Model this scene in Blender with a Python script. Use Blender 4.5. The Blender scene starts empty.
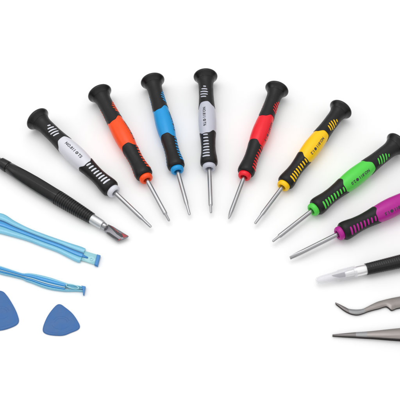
import bpy, math, random
from mathutils import Vector, Matrix
random.seed(4)
R = math.radians
MM = 0.001
scene = bpy.context.scene
COL = scene.collection

# ------------------------------------------------------------------ camera
ELEV, FOV = 57.0, 26.0
FPX = 200 / math.tan(R(FOV / 2))
DIST = FPX * 0.9                       # mm
VD = Vector((0, math.cos(R(ELEV)), -math.sin(R(ELEV))))
VU = Vector((0, math.sin(R(ELEV)), math.cos(R(ELEV))))
CAM = -VD * DIST
def at(px, py, z=0.0):
    """point on the table (height z, mm) from a measurement on the photograph"""
    v = VD + Vector((1, 0, 0)) * (px - 200) / FPX - VU * (py - 200) / FPX
    return CAM + v * ((z - CAM.z) / v.z)
cd = bpy.data.cameras.new('camera'); cam = bpy.data.objects.new('camera', cd); COL.objects.link(cam)
cam.location = CAM * MM
cam.rotation_euler = (R(90 - ELEV), 0, 0)
cd.sensor_width = 36; cd.lens_unit = 'FOV'; cd.angle = R(FOV)
cd.clip_start = 0.01; cd.clip_end = 100
scene.camera = cam

# ------------------------------------------------------------------ materials
def srgb(r, g, b):
    f = lambda c: (c / 255 / 12.92) if c / 255 <= 0.04045 else ((c / 255 + 0.055) / 1.055) ** 2.4
    return (f(r), f(g), f(b), 1)
def mat(name, col, rough=0.5, metal=0.0, spec=0.5, noise=0.0, nscale=400.0, bump=0.0, bscale=3000.0,
        trans=0.0, alpha=1.0, coat=0.0, sss=0.0, rvar=0.0, ior=1.46, stretch=None):
    m = bpy.data.materials.new(name); m.use_nodes = True
    nt = m.node_tree; p = nt.nodes['Principled BSDF']
    p.inputs['Base Color'].default_value = col
    p.inputs['Roughness'].default_value = rough
    p.inputs['Metallic'].default_value = metal
    p.inputs['Specular IOR Level'].default_value = spec
    p.inputs['Transmission Weight'].default_value = trans
    p.inputs['Alpha'].default_value = alpha
    p.inputs['Coat Weight'].default_value = coat
    p.inputs['IOR'].default_value = ior
    if sss:
        p.inputs['Subsurface Weight'].default_value = sss
        p.inputs['Subsurface Radius'].default_value = (1, 1, 1)
        p.inputs['Subsurface Scale'].default_value = 0.0015
    tc = nt.nodes.new('ShaderNodeTexCoord')
    src = tc.outputs['Object']
    if stretch:
        mp = nt.nodes.new('ShaderNodeMapping'); mp.inputs['Scale'].default_value = stretch
        nt.links.new(src, mp.inputs['Vector']); src = mp.outputs['Vector']
    if noise or rvar:
        n = nt.nodes.new('ShaderNodeTexNoise'); n.inputs['Scale'].default_value = nscale; n.inputs['Detail'].default_value = 4
        nt.links.new(src, n.inputs['Vector'])
        if noise:
            mx = nt.nodes.new('ShaderNodeMix'); mx.data_type = 'RGBA'
            mx.inputs[6].default_value = tuple(c * (1 - noise) for c in col[:3]) + (1,)
            mx.inputs[7].default_value = tuple(min(1, c * (1 + noise)) for c in col[:3]) + (1,)
            nt.links.new(n.outputs['Fac'], mx.inputs[0]); nt.links.new(mx.outputs[2], p.inputs['Base Color'])
        if rvar:
            mr = nt.nodes.new('ShaderNodeMapRange'); mr.inputs[1].default_value = .3; mr.inputs[2].default_value = .7
            mr.inputs[3].default_value = rough - rvar; mr.inputs[4].default_value = rough + rvar
            nt.links.new(n.outputs['Fac'], mr.inputs[0]); nt.links.new(mr.outputs[0], p.inputs['Roughness'])
    if bump:
        n2 = nt.nodes.new('ShaderNodeTexNoise'); n2.inputs['Scale'].default_value = bscale; n2.inputs['Detail'].default_value = 3
        nt.links.new(src, n2.inputs['Vector'])
        b = nt.nodes.new('ShaderNodeBump'); b.inputs['Strength'].default_value = bump; b.inputs['Distance'].default_value = 0.0002
        nt.links.new(n2.outputs['Fac'], b.inputs['Height']); nt.links.new(b.outputs['Normal'], p.inputs['Normal'])
    return m
M_paper = mat('white_paper', (.90, .90, .90, 1), .9, spec=.15, noise=.006, nscale=12)
M_rubber = mat('black_rubber', (.008, .007, .0072, 1), .43, spec=.34, bump=.25, bscale=2500, rvar=.08, nscale=300)
M_cap = mat('black_cap_plastic', (.008, .007, .0075, 1), .27, spec=.42, rvar=.07, nscale=200)
M_steel = mat('brushed_steel', (.42, .42, .43, 1), .27, metal=1, rvar=.12, nscale=900, noise=.08, stretch=(.05, 1, 1))
M_dsteel = mat('dark_steel', (.09, .09, .12, 1), .5, metal=.6)
M_ink = mat('black_ink', (.04, .04, .05, 1), .5)
M_blackh = mat('black_anodised', (.009, .009, .0095, 1), .24, metal=0.0, spec=.42, rvar=.06, nscale=300)
M_ferr = mat('silver_ferrule', (.6, .61, .62, 1), .42, metal=1, rvar=.05, nscale=500)
M_blade = mat('blade_steel', (.19, .19, .205, 1), .4, metal=1, noise=.15, nscale=200)
M_bdark = mat('blade_dark_reflection', (.02, .02, .024, 1), .3)  # dark reflections on the blade, painted as streaks
M_red = mat('blade_red_reflection', srgb(160, 44, 52), .3)  # red reflections painted onto the blade steel
M_plas = mat('clear_blue_plastic', srgb(142, 220, 246), .13, spec=.6, coat=.5, trans=.38, noise=.06, nscale=60, ior=1.45)
M_pale = mat('pale_clear_plastic', srgb(172, 232, 240), .12, spec=.6, coat=.5, trans=.35)
M_plas2 = mat('deep_blue_plastic', srgb(52, 162, 230), .12, spec=.6, coat=.5, trans=.2, noise=.08, nscale=60)
M_plas3 = mat('navy_blue_plastic', srgb(40, 128, 196), .22, spec=.5, trans=.1)
M_pick = mat('blue_pick_plastic', srgb(46, 98, 158), .45, noise=.22, nscale=110, bump=.7, bscale=600, rvar=.12)
M_tweez = mat('tweezer_steel', (.275, .25, .238, 1), .34, metal=.9, noise=.12, nscale=160, bump=.3, bscale=900, rvar=.1, stretch=(.08, 1, 1))
M_tband = mat('tweezer_band_steel', (.27, .27, .275, 1), .38, metal=.8, noise=.08, nscale=500)  # greyer band across the tweezer arms
M_ttip = mat('tweezer_tip_steel', (.18, .165, .165, 1), .36, metal=.85, noise=.1, nscale=300)
M_tedge = mat('tweezer_shade_edge', (.028, .02, .021, 1), .45)  # shade of the arm sides and gap, put into the colour
M_milk = mat('milky_plastic', srgb(234, 234, 238), .2, spec=.5, alpha=.27)

# ------------------------------------------------------------------ mesh helper
class MB:
    def __init__(s): s.v = []; s.f = []; s.m = []; s.sm = []
    def add(s, vs, fs, mi=0, smooth=True):
        o = len(s.v); s.v += [Vector(v) for v in vs]
        for f in fs: s.f.append([i + o for i in f]); s.m.append(mi); s.sm.append(smooth)
    def grid(s, rows, closed=True, mi=0, cap0=False, cap1=False, smooth=True):
        n = len(rows[0]); vs = [p for r in rows for p in r]; fs = []
        for i in range(len(rows) - 1):
            for j in range(n if closed else n - 1):
                k = (j + 1) % n
                fs.append([i * n + j, (i + 1) * n + j, (i + 1) * n + k, i * n + k])
        if cap0: fs.append(list(range(n)))
        if cap1: fs.append([(len(rows) - 1) * n + j for j in range(n)][::-1])
        s.add(vs, fs, mi, smooth)
    def build(s, name, mats, parent=None, sharp=40, origin=None):
        me = bpy.data.meshes.new(name)
        o = origin or Vector((0, 0, 0))
        me.from_pydata([(v - o) * MM for v in s.v], [], s.f)
        if not isinstance(mats, (list, tuple)): mats = [mats]
        for m in mats: me.materials.append(m)
        me.polygons.foreach_set('material_index', s.m); me.polygons.foreach_set('use_smooth', s.sm)
        me.validate(); me.update()
        import bmesh
        bm = bmesh.new(); bm.from_mesh(me); bmesh.ops.recalc_face_normals(bm, faces=bm.faces); bm.to_mesh(me); bm.free()
        me.set_sharp_from_angle(angle=R(sharp))
        ob = bpy.data.objects.new(name, me); COL.objects.link(ob)
        ob.location = o * MM
        if parent: ob.parent = parent
        return ob
def smooth_interp(keys, t):
    """monotone cubic through (t, value) keys"""
    n = len(keys)
    if t <= keys[0][0]: return keys[0][1]
    if t >= keys[-1][0]: return keys[-1][1]
    d = [(keys[i+1][1]-keys[i][1])/(keys[i+1][0]-keys[i][0]) for i in range(n-1)]
    def m(i):
        if i == 0: return d[0]
        if i == n-1: return d[-1]
        if d[i-1]*d[i] <= 0: return 0
        return 2*d[i-1]*d[i]/(d[i-1]+d[i])
    for i in range(n-1):
        if keys[i][0] <= t <= keys[i+1][0]:
            h = keys[i+1][0]-keys[i][0]; x = (t-keys[i][0])/h
            return ((2*x**3-3*x*x+1)*keys[i][1] + (x**3-2*x*x+x)*h*m(i) + (-2*x**3+3*x*x)*keys[i+1][1] + (x**3-x*x)*h*m(i+1))
def pol(t, r, th): return Vector((t, r*math.sin(th), r*math.cos(th)))
def lathe(mb, prof, n=48, mi=0, cap0=True, cap1=True, rmod=None):
    rows = [[pol(t, r*(rmod(t, 2*math.pi*j/n) if rmod else 1), 2*math.pi*j/n) for j in range(n)] for t, r in prof]
    mb.grid(rows, True, mi, cap0, cap1)
def tag(o, label=None, cat=None, group=None, kind=None):
    if label: o['label'] = label
    if cat: o['category'] = cat
    if group: o['group'] = group
    if kind: o['kind'] = kind
    return o
def axis_matrix(A, B, roll=0.0, scale=1.0):
    X = (B - A).normalized(); Y = Vector((0, 0, 1)).cross(X).normalized(); Z = X.cross(Y)
    m = Matrix((X, Y, Z)).transposed().to_4x4()
    return Matrix.Translation(A * MM) @ m @ Matrix.Rotation(-R(roll), 4, 'X') @ Matrix.Scale(scale, 4)
def root(name, mtx):
    e = bpy.data.objects.new(name, None); COL.objects.link(e); e.empty_display_size = .01
    e.matrix_world = mtx
    loc, rot, sc = mtx.decompose(); e.location = loc; e.rotation_euler = rot.to_euler(); e.scale = sc
    return e

# ------------------------------------------------------------------ setting
g = MB(); S = 4000
g.add([(-S, -S, 0), (S, -S, 0), (S, S, 0), (-S, S, 0)], [[0, 1, 2, 3]], smooth=False)
tag(g.build('tabletop', M_paper), kind='structure')

# ------------------------------------------------------------------ screwdrivers
PROF = [(3, 9.8), (4.5, 8.9), (6.5, 8.0), (9, 7.3), (12, 6.9), (17, 6.7), (23, 6.7), (30, 6.95), (38, 7.5), (46, 8.15), (54, 8.5), (62, 8.25), (70, 7.35),
        (77, 6.65), (84, 6.35), (90, 6.6), (96, 7.35), (100.5, 7.75), (103, 7.5), (105, 6.6)]
def rad(t): return smooth_interp(PROF, t)
def wrap(a):
    while a > math.pi: a -= 2*math.pi
    while a < -math.pi: a += 2*math.pi
    return a
def tongue(th):
    v = 0
    for c in (0, math.pi):
        a = abs(math.degrees(wrap(th - c)))
        x = min(1, max(0, (68 - a) / 44)); v = max(v, x*x*(3-2*x))
    return v
def bar(mb, t0, t1, half, mid, slant, lift, mi, thc):
    """a raised rounded bar wrapped on the handle surface, at angle thc"""
    nu, nv = 5, 15
    rows = []
    for i in range(nu):
        u = -1 + 2*i/(nu-1); row = []
        for j in range(nv):
            v = -1 + 2*j/(nv-1)
            # superellipse footprint
            w = (1 - abs(v)**4)**.5 if abs(v) < 1 else 0
            t = (t0+t1)/2 + u*(t1-t0)/2*max(w, .12) + slant*v
            y = mid + half*v
            h = lift if (abs(u) < .9 and abs(v) < .97) else -.25
            r = rad(t) + h
            row.append(pol(t, r, thc + y / rad(t)))
        rows.append(row)
    mb.grid(rows, False, mi)
_text_cache = {}
def text_mesh(s, size):
    if (s, size) in _text_cache: return _text_cache[(s, size)]
    c = bpy.data.curves.new('t', 'FONT'); c.body = s; c.size = size; c.offset = size*.032; c.space_character = 1.08
    c.resolution_u = 3
    o = bpy.data.objects.new('t', c); COL.objects.link(o)
    dg = bpy.context.evaluated_depsgraph_get(); dg.update()
    me = bpy.data.meshes.new_from_object(o.evaluated_get(dg))
    import bmesh
    bm = bmesh.new(); bm.from_mesh(me); bmesh.ops.triangulate(bm, faces=bm.faces)
    for _ in range(5):
        lng = [ed for ed in bm.edges if ed.calc_length() > .55]
        if not lng: break
        bmesh.ops.subdivide_edges(bm, edges=lng, cuts=1); bmesh.ops.triangulate(bm, faces=bm.faces)
    bm.to_mesh(me); bm.free()
    vs = [tuple(v.co) for v in me.vertices]; fs = [list(p.vertices) for p in me.polygons]
    bpy.data.objects.remove(o); bpy.data.curves.remove(c); bpy.data.meshes.remove(me)
    _text_cache[(s, size)] = (vs, fs); return vs, fs
def screwdriver(A_px, B_px, colour, roll, txt, star, label, tip='star', fixed_scale=None, dirpt=None, cname='grip'):
    L = 155.0; zc, zt = 11.75, 5.9
    sc = 1.0
    for _ in range(6):
        B = at(*B_px, zt*sc)
        if fixed_scale:
            sc = fixed_scale; B = at(*B_px, zt*sc); P = at(*dirpt, 9.5*sc); P.z = 0; b0 = B.copy(); b0.z = 0
            d = (P - b0).normalized(); hl = math.sqrt((L*sc)**2 - ((zc-zt)*sc)**2)
            A = b0 + d*hl; A.z = zc*sc
        else:
            A = at(*A_px, zc*sc); sc = (A-B).length / L
    print('driver', label, round(sc, 3))
    e = root('screwdriver', axis_matrix(A, B, roll, sc))
    tag(e, label, 'screwdriver', 'precision screwdrivers fanned out in an arc')
    m_col = mat('plastic_' + cname, colour, .34, spec=.4, sss=.0, rvar=.05, nscale=150, noise=.025)
    N = 96
    # swivel cap
    mb = MB()
    lathe(mb, [(-2.2, 0.01), (-2.2, 3), (-2.3, 7.5), (-2.0, 9.3), (-1.5, 10.4), (-.8, 11.2), (0, 11.65), (.7, 11.75), (1.3, 11.6),
               (1.9, 11.05), (2.6, 10.35), (3.4, 9.65), (4.4, 9.0), (5.35, 8.5), (5.45, 8.0), (5.5, 5.5)], 72)
    mb.build('swivel_cap', M_cap, e)
    # neck rubber
    mb = MB()
    rows = []; nr = 34
    for i in range(nr):
        u = i/(nr-1); row = []
        for j in range(N):
            th = 2*math.pi*j/N
            t1 = 39.8 - 4.2*tongue(th)
            t = 5.5 + (t1-5.5)*u
            row.append(pol(t, rad(t) + .05 + .3*min(1, max(0, (t-8)/8)), th))
        rows.append(row)
    first = [pol(5.5, 6.0, 2*math.pi*j/N) for j in range(N)]
    last1 = [pol(39.8-4.2*tongue(2*math.pi*j/N)+.35, rad(39)+.12, 2*math.pi*j/N) for j in range(N)]
    last2 = [pol(39.8-4.2*tongue(2*math.pi*j/N)+.4, rad(39)-.7, 2*math.pi*j/N) for j in range(N)]
    mb.grid([first] + rows + [last1, last2])
    for c in (0, math.pi):
        for k, (hw, dm) in enumerate(((1.0, .9), (2.2, .5), (2.9, .1), (2.9, -.2), (2.1, -.6))):
            tc = 17.8 + 3.0*k
            bar(mb, tc-1.12, tc+1.12, hw*1.45, dm, .42*hw, .6, 1, c)
    mb.build('neck_grip', [M_rubber, m_col], e)
    # coloured band with printing
    mb = MB(); rows = []; nr = 40
    for i in range(nr):
        t = 33.5 + (76.5-33.5)*i/(nr-1)
        rows.append([pol(t, rad(t), 2*math.pi*j/N) for j in range(N)])
    mb.grid(rows)
    def put(vs, fs, x0, y0, mi):
        out = []
        for x, y, z in vs:
            t = x0 + x; out.append(pol(t, rad(t) + .1, (y0 + y) / rad(t)))
        mb.add(out, fs, mi)
    a, b = txt
    vs, fs = text_mesh(a, 3.75); wa = max(v[0] for v in vs); put(vs, fs, 43, -1.3, 1)
    sx = 43 + wa + 3.0
    if star:
        sp = []; n = 10
        for k in range(2*n): r_ = 1.5 if k % 2 == 0 else 1.28; sp.append((r_*math.cos(math.pi*k/n), r_*math.sin(math.pi*k/n), 0))
        ip = [( (.75 if k % 2 else .42)*math.cos(math.pi*k/n), (.75 if k % 2 else .42)*math.sin(math.pi*k/n), 0) for k in range(2*n)]
        put(sp + ip, [[k, (k+1) % (2*n), 2*n+(k+1) % (2*n), 2*n+k] for k in range(2*n)], sx, 0, 1)
    else:
        sp = [(1.45*math.cos(math.pi*k/10), 1.45*math.sin(math.pi*k/10), 0) for k in range(20)]
        put(sp, [list(range(20))], sx, 0, 1)
    vs, fs = text_mesh(b, 3.75); put(vs, fs, sx + 2.1, -1.3, 1)
    mb.build('coloured_band', [m_col, M_ink], e)
    # lower rubber
    mb = MB(); rows = []; nr = 44
    def tb(th): return 69.0 + 3.6*tongue(th)
    rows.append([pol(tb(2*math.pi*j/N)-.4, rad(71)-.7, 2*math.pi*j/N) for j in range(N)])
    rows.append([pol(tb(2*math.pi*j/N)-.35, rad(tb(2*math.pi*j/N))+.12, 2*math.pi*j/N) for j in range(N)])
    for i in range(nr):
        u = i/(nr-1); row = []
        for j in range(N):
            th = 2*math.pi*j/N; t0 = tb(th); t = t0 + (102.8-t0)*u
            row.append(pol(t, rad(t) + .33, th))
        rows.append(row)
    for t, r in ((103.5, 7.4), (104.1, 7.0), (104.4, 6.3), (104.4, 4.0)): rows.append([pol(t, r, 2*math.pi*j/N) for j in range(N)])
    mb.grid(rows)
    for c in (0, math.pi):
        for k in range(8):
            tc = 74.3 + 3.45*k; hw = 2.4 + .22*k
            bar(mb, tc-1.12-.04*k, tc+1.12+.04*k, hw, 0, .35, .62, 1, c)
    mb.build('lower_grip', [M_rubber, m_col], e)
    # collar
    mb = MB()
    lathe(mb, [(103.8, 5.2), (104.6, 5.8), (105.4, 6.05), (107.2, 6.0), (108.2, 5.6), (108.8, 4.9), (108.9, 4.0), (108.3, 3.2), (106.5, 2.9)], 56, cap0=False, cap1=True)
    mb.build('collar', m_col, e)
    # shaft
    mb = MB()
    base = [(105, 1.95), (109.2, 1.95), (120, 1.95), (135, 1.95)]
    if tip == 'star':
        lathe(mb, base + [(142.0, 1.93), (143.2, 1.75), (145, 1.35), (154, 1.2), (155, 1.0)], 28)
    elif tip == 'step':
        lathe(mb, base + [(146.5, 1.95), (147.0, 1.85), (148.2, 1.15), (154.4, 1.05), (155, .7)], 28)
    elif tip == 'phillips':
        def rm(t, th): return 1 - (.32*min(1, max(0, (t-148)/2)) * (math.cos(2*th)**2 if t > 148 else 0))
        lathe(mb, base + [(143, 1.95), (146, 1.9), (148.5, 1.7), (151, 1.45), (153.6, .9), (155, .3)], 32, rmod=rm)
    else:
        rows = []
        for t, ry, rz in ((105, 1.95, 1.95), (120, 1.95, 1.95), (142, 1.95, 1.95), (146, 1.95, 1.6), (150, 1.85, .9), (153.5, 1.6, .45), (155, 1.5, .3)):
            rows.append([Vector((t, ry*math.sin(2*math.pi*j/28), rz*math.cos(2*math.pi*j/28))) for j in range(28)])
        mb.grid(rows, True, 0, True, True)
    mb.build('shaft', M_steel, e, sharp=35)
    return e

SD = [
 ((37.3, 118.6), (151, 227), srgb(214, 215, 223), -4, ('NO.811', 'T5'), True, 'white banded screwdriver with black grips, leftmost of the fan, lying above the black craft knife', 'star', 'white'),
 ((99.5, 93), (169.3, 221), srgb(250, 78, 16), 60, ('NO.811', '1.2'), False, 'orange banded screwdriver with black grips lying between the leftmost white one and the blue one', 'step', 'orange'),
 ((152.5, 80.8), (189.6, 214.7), srgb(20, 148, 214), 61, ('NO.811', '1.5'), False, 'sky blue banded screwdriver with black grips lying to the right of the orange one', 'star', 'sky_blue'),
 ((205.5, 76.2), (211, 213), srgb(190, 192, 204), -20, ('NO.811', 'T6'), True, 'pale grey banded screwdriver pointing straight down between the blue and the red one', 'step', 'pale_grey'),
 ((277, 89), (228.4, 219), srgb(234, 24, 42), 64, ('NO.811', '1.5'), False, 'red banded screwdriver with black grips lying to the left of the yellow one', 'phillips', 'red'),
 ((341, 109), (255, 223.5), srgb(250, 197, 0), 39, ('NO.811', '1.2'), False, 'yellow banded screwdriver with black grips and black printing on the band', 'star', 'yellow'),
 ((397.3, 143.8), (272.6, 241.5), srgb(82, 208, 74), 43, ('NO.811', '2.0'), False, 'bright green banded screwdriver lying between the yellow and the magenta one', 'step', 'green'),
]
for a, b, c, roll, tx, st, lab, tip, cn in SD: screwdriver(a, b, c, roll, tx, st, lab, tip, cname=cn)
screwdriver(None, (290, 258), srgb(176, 28, 142), 43, ('NO.811', '1.5'), False, 'magenta banded screwdriver running off the right edge above the capped knife', 'flat', fixed_scale=1.03, dirpt=(400, 203.5), cname='magenta')

# ------------------------------------------------------------------ plan outline helpers
def catmull(pts, n=6, closed=True):
    out = []; N = len(pts)
    rng = range(N) if closed else range(N-1)
    for i in rng:
        if closed: p0, p1, p2, p3 = (pts[(i+k-1) % N] for k in range(4))
        else: p0, p1, p2, p3 = pts[max(0, i-1)], pts[i], pts[i+1], pts[min(N-1, i+2)]
        for k in range(n):
            t = k/n
            out.append(.5*((2*p1) + (p2-p0)*t + (2*p0-5*p1+4*p2-p3)*t*t + (3*p1-p0-3*p2+p3)*t**3))
    if not closed: out.append(pts[-1].copy())
    return out
def inset(pl, d):
    n = len(pl); area = sum(pl[i].x*pl[(i+1) % n].y - pl[(i+1) % n].x*pl[i].y for i in range(n)); s = 1 if area > 0 else -1
    out = []
    for i in range(n):
        a, b, c = pl[i-1], pl[i], pl[(i+1) % n]
        e1 = (b-a); e2 = (c-b)
        n1 = Vector((-e1.y, e1.x)).normalized()*s; n2 = Vector((-e2.y, e2.x)).normalized()*s
        m = (n1+n2); m = m.normalized() if m.length > 1e-6 else n1
        k = max(.6, m.dot(n1)); out.append(Vector((b.x, b.y)) + m*(d/k))
    return out
def plate(mb, pl, layers, mi=0, mi_side=None):
    """layers: list of (z, inset); closed solid"""
    rows = []
    for z, d in layers:
        q = inset(pl, d) if d else [Vector((p.x, p.y)) for p in pl]
        rows.append([Vector((p.x, p.y, z(p) if callable(z) else z)) for p in q])
    if mi_side is None:
        mb.grid(rows, True, mi, True, True)
    else:
        mb.grid(rows[:-1], True, mi_side, True, False); mb.grid(rows[-2:], True, mi, False, True)
def v2(p): return Vector((p.x, p.y))
def px2(lst, z=0): return [v2(at(x, y, z)) for x, y in lst]

# ------------------------------------------------------------------ guitar-pick openers
def pick(pts, label, ctr):
    pl = catmull(px2(pts, 1), 8)
    c = sum(pl, Vector((0, 0)))/len(pl); o = Vector((c.x, c.y, 0))
    mb = MB()
    rows = []
    for z, d in [(0.05, .5), (.25, .12), (.5, 0), (.8, .1), (1.0, .5), (1.12, 1.1), (1.15, 2.2), (1.02, 2.7), (.98, 3.6), (1.0, 7.0), (1.02, 11), (1.03, 14)]:
        rows.append([Vector((*(c + (p-c)*(1 - d/15.5)), z)) for p in pl])
    mb.grid(rows, True, 0, True, True)
    # faint raised swirl on the face
    for k, (rx, ry, a0, a1) in enumerate(((7, 6, 20, 150), (5.2, 4.2, 10, 170), (7.5, 5.5, 200, 330))):
        row0 = []; row1 = []; row2 = []; row3 = []
        for i in range(25):
            a = R(a0 + (a1-a0)*i/24); w = .35
            for rr, rw, z in ((row0, -w, .95), (row1, -w*.4, 1.09), (row2, w*.4, 1.09), (row3, w, .95)):
                rr.append(Vector((c.x + (rx+rw)*math.cos(a), c.y - 1 + (ry+rw)*math.sin(a), z)))
        mb.grid([row0, row1, row2, row3], False)
    ob = mb.build('opening_pick', M_pick, origin=o, sharp=60)
    tag(ob, label, 'pick', 'blue opening picks')
pick([(60, 304), (65, 307), (72.3, 313.2), (77.5, 320.6), (79.8, 326), (78, 329.4), (71, 332.5), (62.5, 335.4), (51, 335), (44.6, 333), (42.6, 329.5),
      (44.4, 322.5), (48.8, 313.8), (55.6, 305.6)], 'blue rounded triangular pick lying whole in view at the lower left', None)
pick([(-2, 290.4), (3, 291.4), (7, 295.5), (11, 301.5), (15, 308.7), (17.6, 315), (18.8, 321), (16, 325), (8, 328.5), (0, 330.3), (-10, 330.2), (-17, 327), (-19.5, 322), (-17, 312), (-12, 301), (-6, 292.5)],
     'blue rounded triangular pick cut off by the left edge', None)

# ------------------------------------------------------------------ translucent pry tools
def loft(pairs, prof, z0, n=5):
    """pairs of (upper px, lower px); prof: (v, h) across"""
    U = catmull([v2(at(*p[0], 2)) for p in pairs], n, False); Lw = catmull([v2(at(*p[1], 2)) for p in pairs], n, False)
    return U, Lw
def strip(U, Lw, va, vb, fn, mb, mi, zb=.3, k=9):
    """closed bar between fractions va..vb of the width; fn(s, v) = height"""
    rows = []; N = len(U)
    for i in range(N):
        s = i/(N-1); row = []
        for j in range(k):
            v = va + (vb-va)*j/(k-1); p = U[i].lerp(Lw[i], v); row.append(Vector((p.x, p.y, fn(s, (j/(k-1))))))
        a = U[i].lerp(Lw[i], vb); b = U[i].lerp(Lw[i], va)
        row.append(Vector((a.x, a.y, zb))); row.append(Vector((b.x, b.y, zb)))
        rows.append(row)
    mb.grid(rows, True, mi, True, True)
def dome(h, e=.55): return lambda s, x: h*(e + (1-e)*(1-abs(2*x-1)**3))

# wide pry tool
pairs = [((-75, 186), (-82, 206)), ((-40, 200), (-46, 222)), ((-12, 211.5), (-18, 230.5)), ((3, 214), (-3, 232.3)), ((15, 221.3), (12, 236)), ((30, 228.7), (27, 240.3)), ((45, 234.5), (42, 246)), ((60, 239.8), (57, 251.5)),
         ((72, 243.9), (68.5, 257.3)), ((81, 246.8), (76.5, 261.2)), ((85.6, 248.8), (80, 261.9))]
U, Lw = loft(pairs, None, 0)
o1 = Vector(at(-75, 196, 0)); o1.z = 0
e = root('pry_tool', Matrix.Translation(at(40, 240, 0)*MM)); ctr = at(40, 240, 0)
tag(e, 'wide translucent blue plastic pry tool with a flat notched end, lying above the thinner one', 'pry tool', 'translucent blue pry tools')
def child(mb, name, m, e, ctr, sharp=45, label=None):
    ob = mb.build(name, m, None, sharp)
    ob.data.transform(Matrix.Translation(-ctr*MM)); ob.parent = e
    if label: ob['label'] = label
    return ob
mb = MB()
strip(U, Lw, 0, .36, dome(3.3, .72), mb, 0); strip(U, Lw, .35, .44, lambda s, x: 1.0, mb, 0, k=3); strip(U, Lw, .64, 1, dome(3.1, .72), mb, 0)
child(mb, 'handle', M_plas, e, ctr)
mb = MB(); strip(U, Lw, .43, .65, dome(3.3, .9), mb, 0); strip(U, Lw, .355, .435, lambda s, x: 2.9, mb, 1, zb=1.02, k=3)
child(mb, 'centre_rib', [M_plas2, mat('groove_shade_blue', srgb(14, 92, 146), .25)], e, ctr)  # dark raised strip carries the groove's shadow in its colour
mb = MB()
tipo = px2([(83, 250.5), (99.0, 255.2), (96.2, 265.0), (79, 259.5)], 1.5)
plate(mb, tipo, [(.4, .2), (.6, 0), (1.7, 0), (2.0, .3)])
c0 = v2(at(91.5, 259.3, 2)); mb.grid([[Vector((c0.x + r_*math.cos(2*math.pi*k/20), c0.y + r_*math.sin(2*math.pi*k/20), z)) for k in range(20)] for r_, z in ((1.5, 1.9), (1.4, 2.5), (.9, 2.55), (.8, 2.1))], True, 0, False, True)
wl = px2([(80, 253.2), (88.3, 257.6), (87.6, 258.6), (79, 256.5)], 2); plate(mb, wl, [(1.8, 0), (2.9, .1), (3.1, .4)], 1)
child(mb, 'tip', [M_pale, M_plas3], e, ctr)
mb = MB(); plate(mb, px2([(97.2, 254.6), (100.5, 255.6), (97.7, 266.2), (94.4, 265.0)], 2), [(.2, .2), (.4, 0), (2.6, 0), (3.0, .35)])
child(mb, 'tip_edge', M_plas3, e, ctr)

# thin pry tool
pairs = [((-70, 243), (-72, 251)), ((-35, 255), (-37, 262.5)), ((0, 265.8), (-1, 273.2)), ((12, 269.8), (11, 276)), ((22.5, 273.2), (22, 278.8)), ((28, 273), (26, 280.8)), ((34, 273.6), (32, 282.8)), ((43, 275.4), (41, 286.4)), ((52, 277.8), (50, 289)),
         ((60, 280.6), (58.5, 290.3)), ((68, 283.3), (66, 291)), ((76, 285), (75, 290.9)), ((84, 286.8), (83, 291.2))]
U, Lw = loft(pairs, None, 0)
ctr = at(30, 278, 0); e = root('pry_tool', Matrix.Translation(ctr*MM))
tag(e, 'thin translucent blue plastic pry tool with a small hooked end, lying above the two picks', 'pry tool', 'translucent blue pry tools')
mb = MB()
strip(U, Lw, 0, .3, dome(3.0, .5), mb, 0); strip(U, Lw, .82, 1, dome(2.6, .5), mb, 0)
child(mb, 'handle', M_plas, e, ctr)
mb = MB(); nn = int(len(U)*.83)
strip(U[:nn], Lw[:nn], .2, .53, dome(3.6, .7), mb, 0); strip(U[:nn], Lw[:nn], .67, .84, dome(3.1, .7), mb, 0, k=5)
strip(U[6:nn], Lw[6:nn], .54, .665, dome(3.3, .8), mb, 2, k=5)
strip(U[nn-1:], Lw[nn-1:], .3, .53, dome(2.2, .7), mb, 1, k=5); strip(U[nn-1:], Lw[nn-1:], .67, .84, dome(1.4, .7), mb, 1, k=5)
child(mb, 'centre_rib', [M_plas2, M_plas, mat('highlight_ridge', srgb(200, 236, 246), .1, spec=.6, coat=.5, trans=.3)], e, ctr)  # near-white ridge is a highlight painted between the blue bands
mb = MB(); ring = []
cc = v2(at(72.5, 287, 2)); dr = (v2(at(80, 289, 2)) - v2(at(65, 285, 2))).normalized(); pr = Vector((-dr.y, dr.x))
for wx, wy, z in ((6.2, 2.2, 2.0), (6.0, 2.0, 3.3), (5.3, 1.5, 3.3), (5.0, 1.3, 2.0)):
    ring.append([Vector((*(cc + dr*wx*math.cos(2*math.pi*k/28) + pr*wy*math.sin(2*math.pi*k/28)), z)) for k in range(28)])
mb.grid(ring)
child(mb, 'slot_rim', M_pale, e, ctr)
mb = MB(); plate(mb, px2([(81.5, 286.1), (85.7, 287.0), (85.0, 291.2), (84.2, 295.2), (83.2, 295.0), (82.9, 291.0)], 1.5), [(.2, .15), (.4, 0), (2.6, 0), (3.0, .3)])
child(mb, 'hook', M_plas3, e, ctr)

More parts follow.
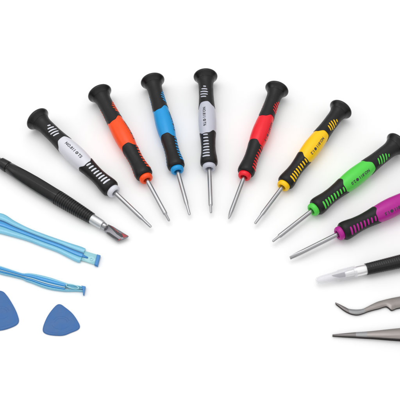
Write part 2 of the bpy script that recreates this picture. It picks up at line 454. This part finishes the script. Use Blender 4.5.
# ------------------------------------------------------------------ black craft knife (left)
KA, KB = at(-38, 141.5, 7.2), at(127, 240.5, 2.2)
A = at(-38, 139, 7.5); B = at(104.3, 226.2, 5.2)
Lk = (B-A).length
e = root('craft_knife', axis_matrix(A, B))
tag(e, 'black ribbed craft knife with a silver ferrule and a slanted chisel blade at the left', 'craft knife')
def tx(px, py):                                     # distance along the axis of a point measured on the photo
    z = 6.0; p = at(px, py, z); d = (B-A).normalized(); return (p-A).dot(d)
t_end = tx(91.2, 218.6); t_rib0 = tx(58, 198); t_bump0 = tx(1, 162); t_bump1 = tx(9, 167)
print('knife', Lk, t_end, t_rib0, t_bump0, t_bump1)
mb = MB()
prof = [(0, .01), (0.1, 2.6), (1, 3.3), (3, 3.6), (t_bump0-8, 3.7), (t_bump0-.8, 3.7), (t_bump0, 4.0), (t_bump0+1, 5.1), (t_bump1-1, 5.5), (t_bump1-.2, 5.3), (t_bump1, 4.7), (t_bump1+1.2, 4.7), (t_bump1+2, 5.3), (t_bump1+12, 6.1), (t_bump1+22, 6.7), (t_bump1+32, 7.05), (t_bump1+42, 7.1), (t_rib0-6, 7.05), (t_rib0-3, 6.95), (t_rib0, 6.8)]
def facet(t, th):
    if t < t_bump1 + 2: return 1
    k = 6; a = ((th+.25) % (2*math.pi/k)) - math.pi/k
    f = min(1, (t - t_bump1 - 2)/12) * min(1, max(0, (t_rib0 - t)/6))
    return 1 - .62*f*(1 - math.cos(math.pi/k)/math.cos(a))
lathe(mb, prof, 96, rmod=facet, cap1=False)
nr = 17; step = (t_end - t_rib0)/nr; pr2 = []
for k in range(nr):
    t0 = t_rib0 + k*step; x = k/nr; r0 = 6.8 - 1.7*x**1.3
    pr2 += [(t0, r0-.38), (t0+step*.18, r0-.38), (t0+step*.3, r0-.1), (t0+step*.45, r0+.05), (t0+step*.8, r0+.02), (t0+step*.95, r0-.15), (t0+step*.99, r0-.36)]
pr2 += [(t_end, 4.6), (t_end+.3, 4.0)]
lathe(mb, pr2, 64, cap0=True, cap1=True)
mb.build('handle', M_blackh, e, sharp=35)
mb = MB(); lathe(mb, [(t_end-.5, 4.2), (t_end+.2, 4.35), (t_end+5, 4.3), (t_end+9.5, 4.15), (t_end+12, 3.9), (t_end+12.4, 3.4), (t_end+12.5, 1.5)], 48)
mb.build('ferrule', M_ferr, e, sharp=35)
mb = MB(); tf = t_end+12.3
def slit(t, th): return 1 - (.16 if abs(math.degrees(wrap(th - R(60)))) < 9 or abs(math.degrees(wrap(th + R(30)))) < 9 else 0)
lathe(mb, [(tf, 3.0), (tf+.6, 3.3), (tf+2.2, 3.2), (tf+3.6, 2.8), (tf+4.2, 2.0), (tf+4.3, .5)], 80, rmod=slit)
mb.build('collet', M_steel, e, sharp=35)
# blade: horizontal-ish plate defined on the table plan at z about 4
zb = 3.8
inv = e.matrix_world.inverted() if False else axis_matrix(A, B).inverted()
def to_local(v): return (inv @ (Vector(v)*MM)) / MM
def local_plate(mb, pts, z0, z1, bev, mi=0):
    pl = px2(pts, zb); m2 = MB(); plate(m2, pl, [(z0, bev), (z0+.15, 0), (z1-.15, 0), (z1, bev)])
    mb.add([to_local(v) for v in m2.v], m2.f, mi, False)
blade = [(104.8, 224.6), (108.5, 224.6), (113, 226.6), (128.6, 236.2), (127.6, 237.4), (118.6, 241.2), (116.8, 240.8), (106.2, 233.0), (103.4, 229.5)]
mb = MB()
local_plate(mb, blade, 3.0, 4.2, .3)
local_plate(mb, [(106.4, 232.2), (109.5, 232.8), (113.5, 235.6), (119.2, 239.6), (117.6, 240.6), (112, 237.2), (107.2, 233.6)], 4.21, 4.32, .05, 1)
local_plate(mb, [(108.4, 225.6), (110.2, 225.8), (115.5, 231.2), (121.2, 234.0), (124.2, 237.2), (121.4, 237.4), (116.6, 234.2), (112, 229.2)], 4.21, 4.30, .05, 1)
local_plate(mb, [(110.4, 225.9), (111.6, 226.4), (116.4, 230.6), (119.0, 232.8), (117.8, 232.7), (114.2, 229.4)], 4.36, 4.42, .03, 2)
local_plate(mb, [(121.5, 233.3), (128.0, 236.3), (123.6, 238.2)], 4.34, 4.40, .03, 2)
local_plate(mb, [(117.8, 240.3), (121.2, 239.0), (120.9, 239.9), (118.5, 240.9)], 4.34, 4.38, .02, 2)
mb.build('blade', [M_blade, M_bdark, M_red], e, sharp=30)

# ------------------------------------------------------------------ capped knife (right)
A = at(478, 243.5, 7.4); B = at(366.0, 269.3, 6.1)
e = root('craft_knife', axis_matrix(A, B))
tag(e, 'black craft knife with a milky clear cap over its blade, lying above the bent tweezers', 'craft knife')
Lh = (B-A).length
d = (B-A).normalized()
mb = MB()
prof = [(0, .01), (.1, 4), (1.2, 5.6), (4, 6.2), (25, 6.4), (60, 6.2)]
t = 62
while t < Lh-3:
    x = (t-62)/(Lh-65); r0 = 6.15 - .95*x
    prof += [(t, r0-.16), (t+.45, r0-.16), (t+.6, r0), (t+1.45, r0), (t+1.6, r0-.1)]; t += 1.9
prof += [(Lh-1.2, 5.15), (Lh-.2, 5.1), (Lh, 4.7), (Lh+.05, 3.9)]
lathe(mb, prof, 64, rmod=lambda t, th: 1 - .02*math.cos(6*th))
mb.build('handle', M_blackh, e, sharp=30)
mb = MB(); lathe(mb, [(Lh-.6, 4.0), (Lh+.2, 4.45), (Lh+4, 4.4), (Lh+10.5, 4.3), (Lh+11.2, 3.9), (Lh+11.3, 3.0), (Lh+17, 2.8), (Lh+19, 2.2), (Lh+19.1, .5)], 40)
mb.build('ferrule', mat('bright_ferrule', (.9, .89, .9, 1), .3, metal=.75), e, sharp=35)
mb = MB()
bl = [(Lh+16, -1.6), (Lh+16, 1.6), (Lh+20, 2.3), (Lh+24, 2.0), (Lh+29, -.4), (Lh+30, -1.6), (Lh+20, -1.9)]
mb.add([(x, y, .25) for x, y in bl] + [(x, y, -.25) for x, y in bl], [list(range(7)), list(range(7, 14))[::-1]] + [[i, (i+1) % 7, 7+(i+1) % 7, 7+i] for i in range(7)], 0, False)
mb.build('blade', M_dsteel, e)
mb = MB()
def capr(t, th): return 1
lathe(mb, [(Lh+9.2, 5.0), (Lh+9, 5.25), (Lh+9.8, 5.35), (Lh+13, 5.2), (Lh+24, 4.9), (Lh+25.5, 4.2), (Lh+34, 3.7), (Lh+40, 3.3), (Lh+43.2, 2.7), (Lh+44.4, 1.6), (Lh+44.7, .2),
           (Lh+43.9, .2), (Lh+43.2, 1.5), (Lh+42.2, 2.2), (Lh+39, 2.8), (Lh+34, 3.2), (Lh+25.8, 3.7), (Lh+23.6, 4.4), (Lh+13, 4.65), (Lh+9.3, 4.7), (Lh+9.2, 5.0)], 48, rmod=capr, cap0=False, cap1=False)
mb.build('blade_cap', M_milk, e, sharp=50)

# ------------------------------------------------------------------ tweezers
def arm(top_px, ztop, thick, name, e, ctr, mats, band=None, zref=None):
    """plate following an outline; ztop(p) gives the height of its upper face"""
    pl = px2(top_px, zref)
    mb = MB()
    rows = []
    for dz, d in ((-thick, .15), (-thick+.2, 0), (-.25, 0), (-.05, .18), (0, .5)):
        q = inset(pl, d) if d else pl
        rows.append([Vector((p.x, p.y, ztop(p)+dz)) for p in q])
    mb.grid(rows[:3], True, 1, True, False); mb.grid(rows[2:], True, 0, False, True)
    mb.build
    ob = mb.build(name, mats, None, 35)
    # lighter band on the upper face
    if band:
        for p in ob.data.polygons: pass
    ob.data.transform(Matrix.Translation(-ctr*MM)); ob.parent = e
    return ob
def densify(pts, n=4):
    P = [Vector(p) for p in pts]; out = []
    for i in range(len(P)):
        a, b = P[i], P[(i+1) % len(P)]; k = max(1, int((b-a).length/n))
        for j in range(k): out.append(tuple(a.lerp(b, j/k)))
    return out
# bent tweezers: upper and lower edges of the visible arm, as stations (px)
def tweezers(up, lo, label, bandx, ctrpx, tk=1.6, z_tip=2.6, z_back=7.5, gap=2.4, lower=True):
    U = catmull([Vector(p) for p in up], 5, False); Lo = catmull([Vector(p) for p in lo], 5, False)
    ctr = at(*ctrpx, 0); e = root('tweezers', Matrix.Translation(ctr*MM))
    tag(e, label, 'tweezers', 'metal tweezers')
    N = len(U)
    def sect(zt, th, ref=None):
        rows = []
        for i in range(N):
            s = U[i].x; f = min(1, max(0, (s-up[0][0])/150)); z = zt(f); zz = ref(f) if ref else z + th
            a = at(U[i].x, U[i].y, zz); b = at(Lo[i].x, Lo[i].y, zz)
            w = (b-a).length; u = (b-a)/w; c = min(.2, w*.2)
            row = [Vector((a.x, a.y, z+.1)), Vector((a.x, a.y, z+th-c*.8)), Vector((*(a+u*c).xy, z+th))]
            row += [Vector((*(a.lerp(b, .5)).xy, z+th+.0)), Vector((*(b-u*c).xy, z+th)), Vector((b.x, b.y, z+th-c*.8)), Vector((b.x, b.y, z+.1))]
            rows.append(row)
        return rows
    def put(rows, name, low=False):
        mb = MB(); n = 7
        for i in range(N-1):
            for j in range(n):
                k = (j+1) % n
                quad = [rows[i][j], rows[i+1][j], rows[i+1][k], rows[i][k]]
                mi = 1 if (j in (4, 5, 6) or low) else 0  # sides and whole lower arm get the painted shade colour
                if mi == 0 and bandx[0] <= U[i].x < bandx[1]: mi = 2
                if mi == 0 and U[i].x < bandx[0]: mi = 3
                mb.add(quad, [[0, 1, 2, 3]], mi, True)
        mb.add(rows[0], [list(range(n))], 0); mb.add(rows[-1], [list(range(n))], 0)
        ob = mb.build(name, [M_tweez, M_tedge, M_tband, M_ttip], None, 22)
        import bmesh
        bm = bmesh.new(); bm.from_mesh(ob.data); bmesh.ops.remove_doubles(bm, verts=bm.verts, dist=1e-7); bmesh.ops.recalc_face_normals(bm, faces=bm.faces); bm.to_mesh(ob.data); bm.free()
        ob.data.transform(Matrix.Translation(-ctr*MM)); ob.parent = e
    # upper arm bows away from the lower arm, the two meet at the tips
    zu = lambda f: .95 + gap*math.sin(min(1, f*1.15)*math.pi/2)
    put(sect(zu, tk), 'arm')
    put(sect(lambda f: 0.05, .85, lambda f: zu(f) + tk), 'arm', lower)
    # joined back end, out of the frame
    mb = MB(); a = at(U[-1].x-3, U[-1].y, 2); b = at(Lo[-1].x-3, Lo[-1].y, 2); ex = Vector((9, 0, 0))
    pl = [v2(a), v2(b), v2(b+ex*.7), v2(a.lerp(b, .5)+ex), v2(a+ex*.7)]
    plate(mb, pl, [(.1, .2), (.4, 0), (4.6, 0), (4.95, .4)]); child(mb, 'back_joint', M_tweez, e, ctr)
tweezers([(335.4, 302.2), (340, 304.3), (345, 306.8), (349, 308.7), (356, 309.4), (362, 308.9), (366, 307.3), (372, 304.2), (378, 301.5), (385.5, 299.4), (388.5, 298.7), (391.5, 298), (394.5, 297.4), (400, 296.4), (430, 291.5), (470, 287)],
         [(336, 303.8), (339, 306.2), (344.5, 310.4), (351, 313.6), (357.5, 314.6), (363, 313.3), (368, 311.4), (374, 309.6), (379, 308.4), (385.5, 306.4), (388.5, 307.4), (391.5, 309.9), (394.5, 309.3), (400, 307.6), (430, 303), (470, 299)],
         'grey steel tweezers with a bent hooked tip, lying above the straight pair', (348, 364), (380, 306), tk=1.1, gap=.5)
tweezers([(332.6, 334.3), (340, 333.6), (348, 332.8), (356, 332.1), (365, 331.5), (375, 330.6), (388, 329.2), (400, 328), (430, 325.5), (480, 323)],
         [(332.8, 335.6), (340, 336), (348, 336.3), (356, 336.6), (365, 337), (375, 337.4), (388, 338.2), (400, 338.9), (430, 340.5), (480, 341)],
         'grey steel tweezers with straight needle tips, lowest tool at the right edge', (356, 366), (380, 335), tk=1.5, gap=3.6)

# ------------------------------------------------------------------ light: softboxes round a white table
w = bpy.data.worlds.new('World'); scene.world = w; w.use_nodes = True
nt = w.node_tree; bgn = nt.nodes['Background']          # white studio tent: bright roof, greyer walls
tcw = nt.nodes.new('ShaderNodeTexCoord'); sx_ = nt.nodes.new('ShaderNodeSeparateXYZ'); rp = nt.nodes.new('ShaderNodeValToRGB')
nt.links.new(tcw.outputs['Generated'], sx_.inputs[0]); nt.links.new(sx_.outputs['Z'], rp.inputs['Fac']); nt.links.new(rp.outputs['Color'], bgn.inputs['Color'])
rp.color_ramp.elements[0].position = .12; rp.color_ramp.elements[0].color = (.3, .3, .3, 1)
rp.color_ramp.elements[1].position = .6; rp.color_ramp.elements[1].color = (1, 1, 1, 1)
bgn.inputs['Strength'].default_value = .98
def area(name, loc, target, sx, sy, power):
    l = bpy.data.lights.new(name, 'AREA'); l.shape = 'RECTANGLE'; l.size = sx; l.size_y = sy; l.energy = power
    o = bpy.data.objects.new(name, l); COL.objects.link(o); o.location = loc
    o.rotation_euler = (Vector(target) - Vector(loc)).to_track_quat('-Z', 'Y').to_euler()
area('softbox_overhead', (-.2, .35, 1.4), (0, 0, 0), 1.2, .9, 6.5)
area('softbox_left', (-1.3, .1, .8), (0, 0, 0), .8, .8, 1.5)

scene.view_settings.view_transform = 'Standard'; scene.view_settings.look = 'None'
scene.view_settings.exposure = 0; scene.view_settings.gamma = 1
scene.render.engine = 'CYCLES'
scene.render.resolution_x = 1024; scene.render.resolution_y = 1024
scene.cycles.max_bounces = 10; scene.cycles.transparent_max_bounces = 12
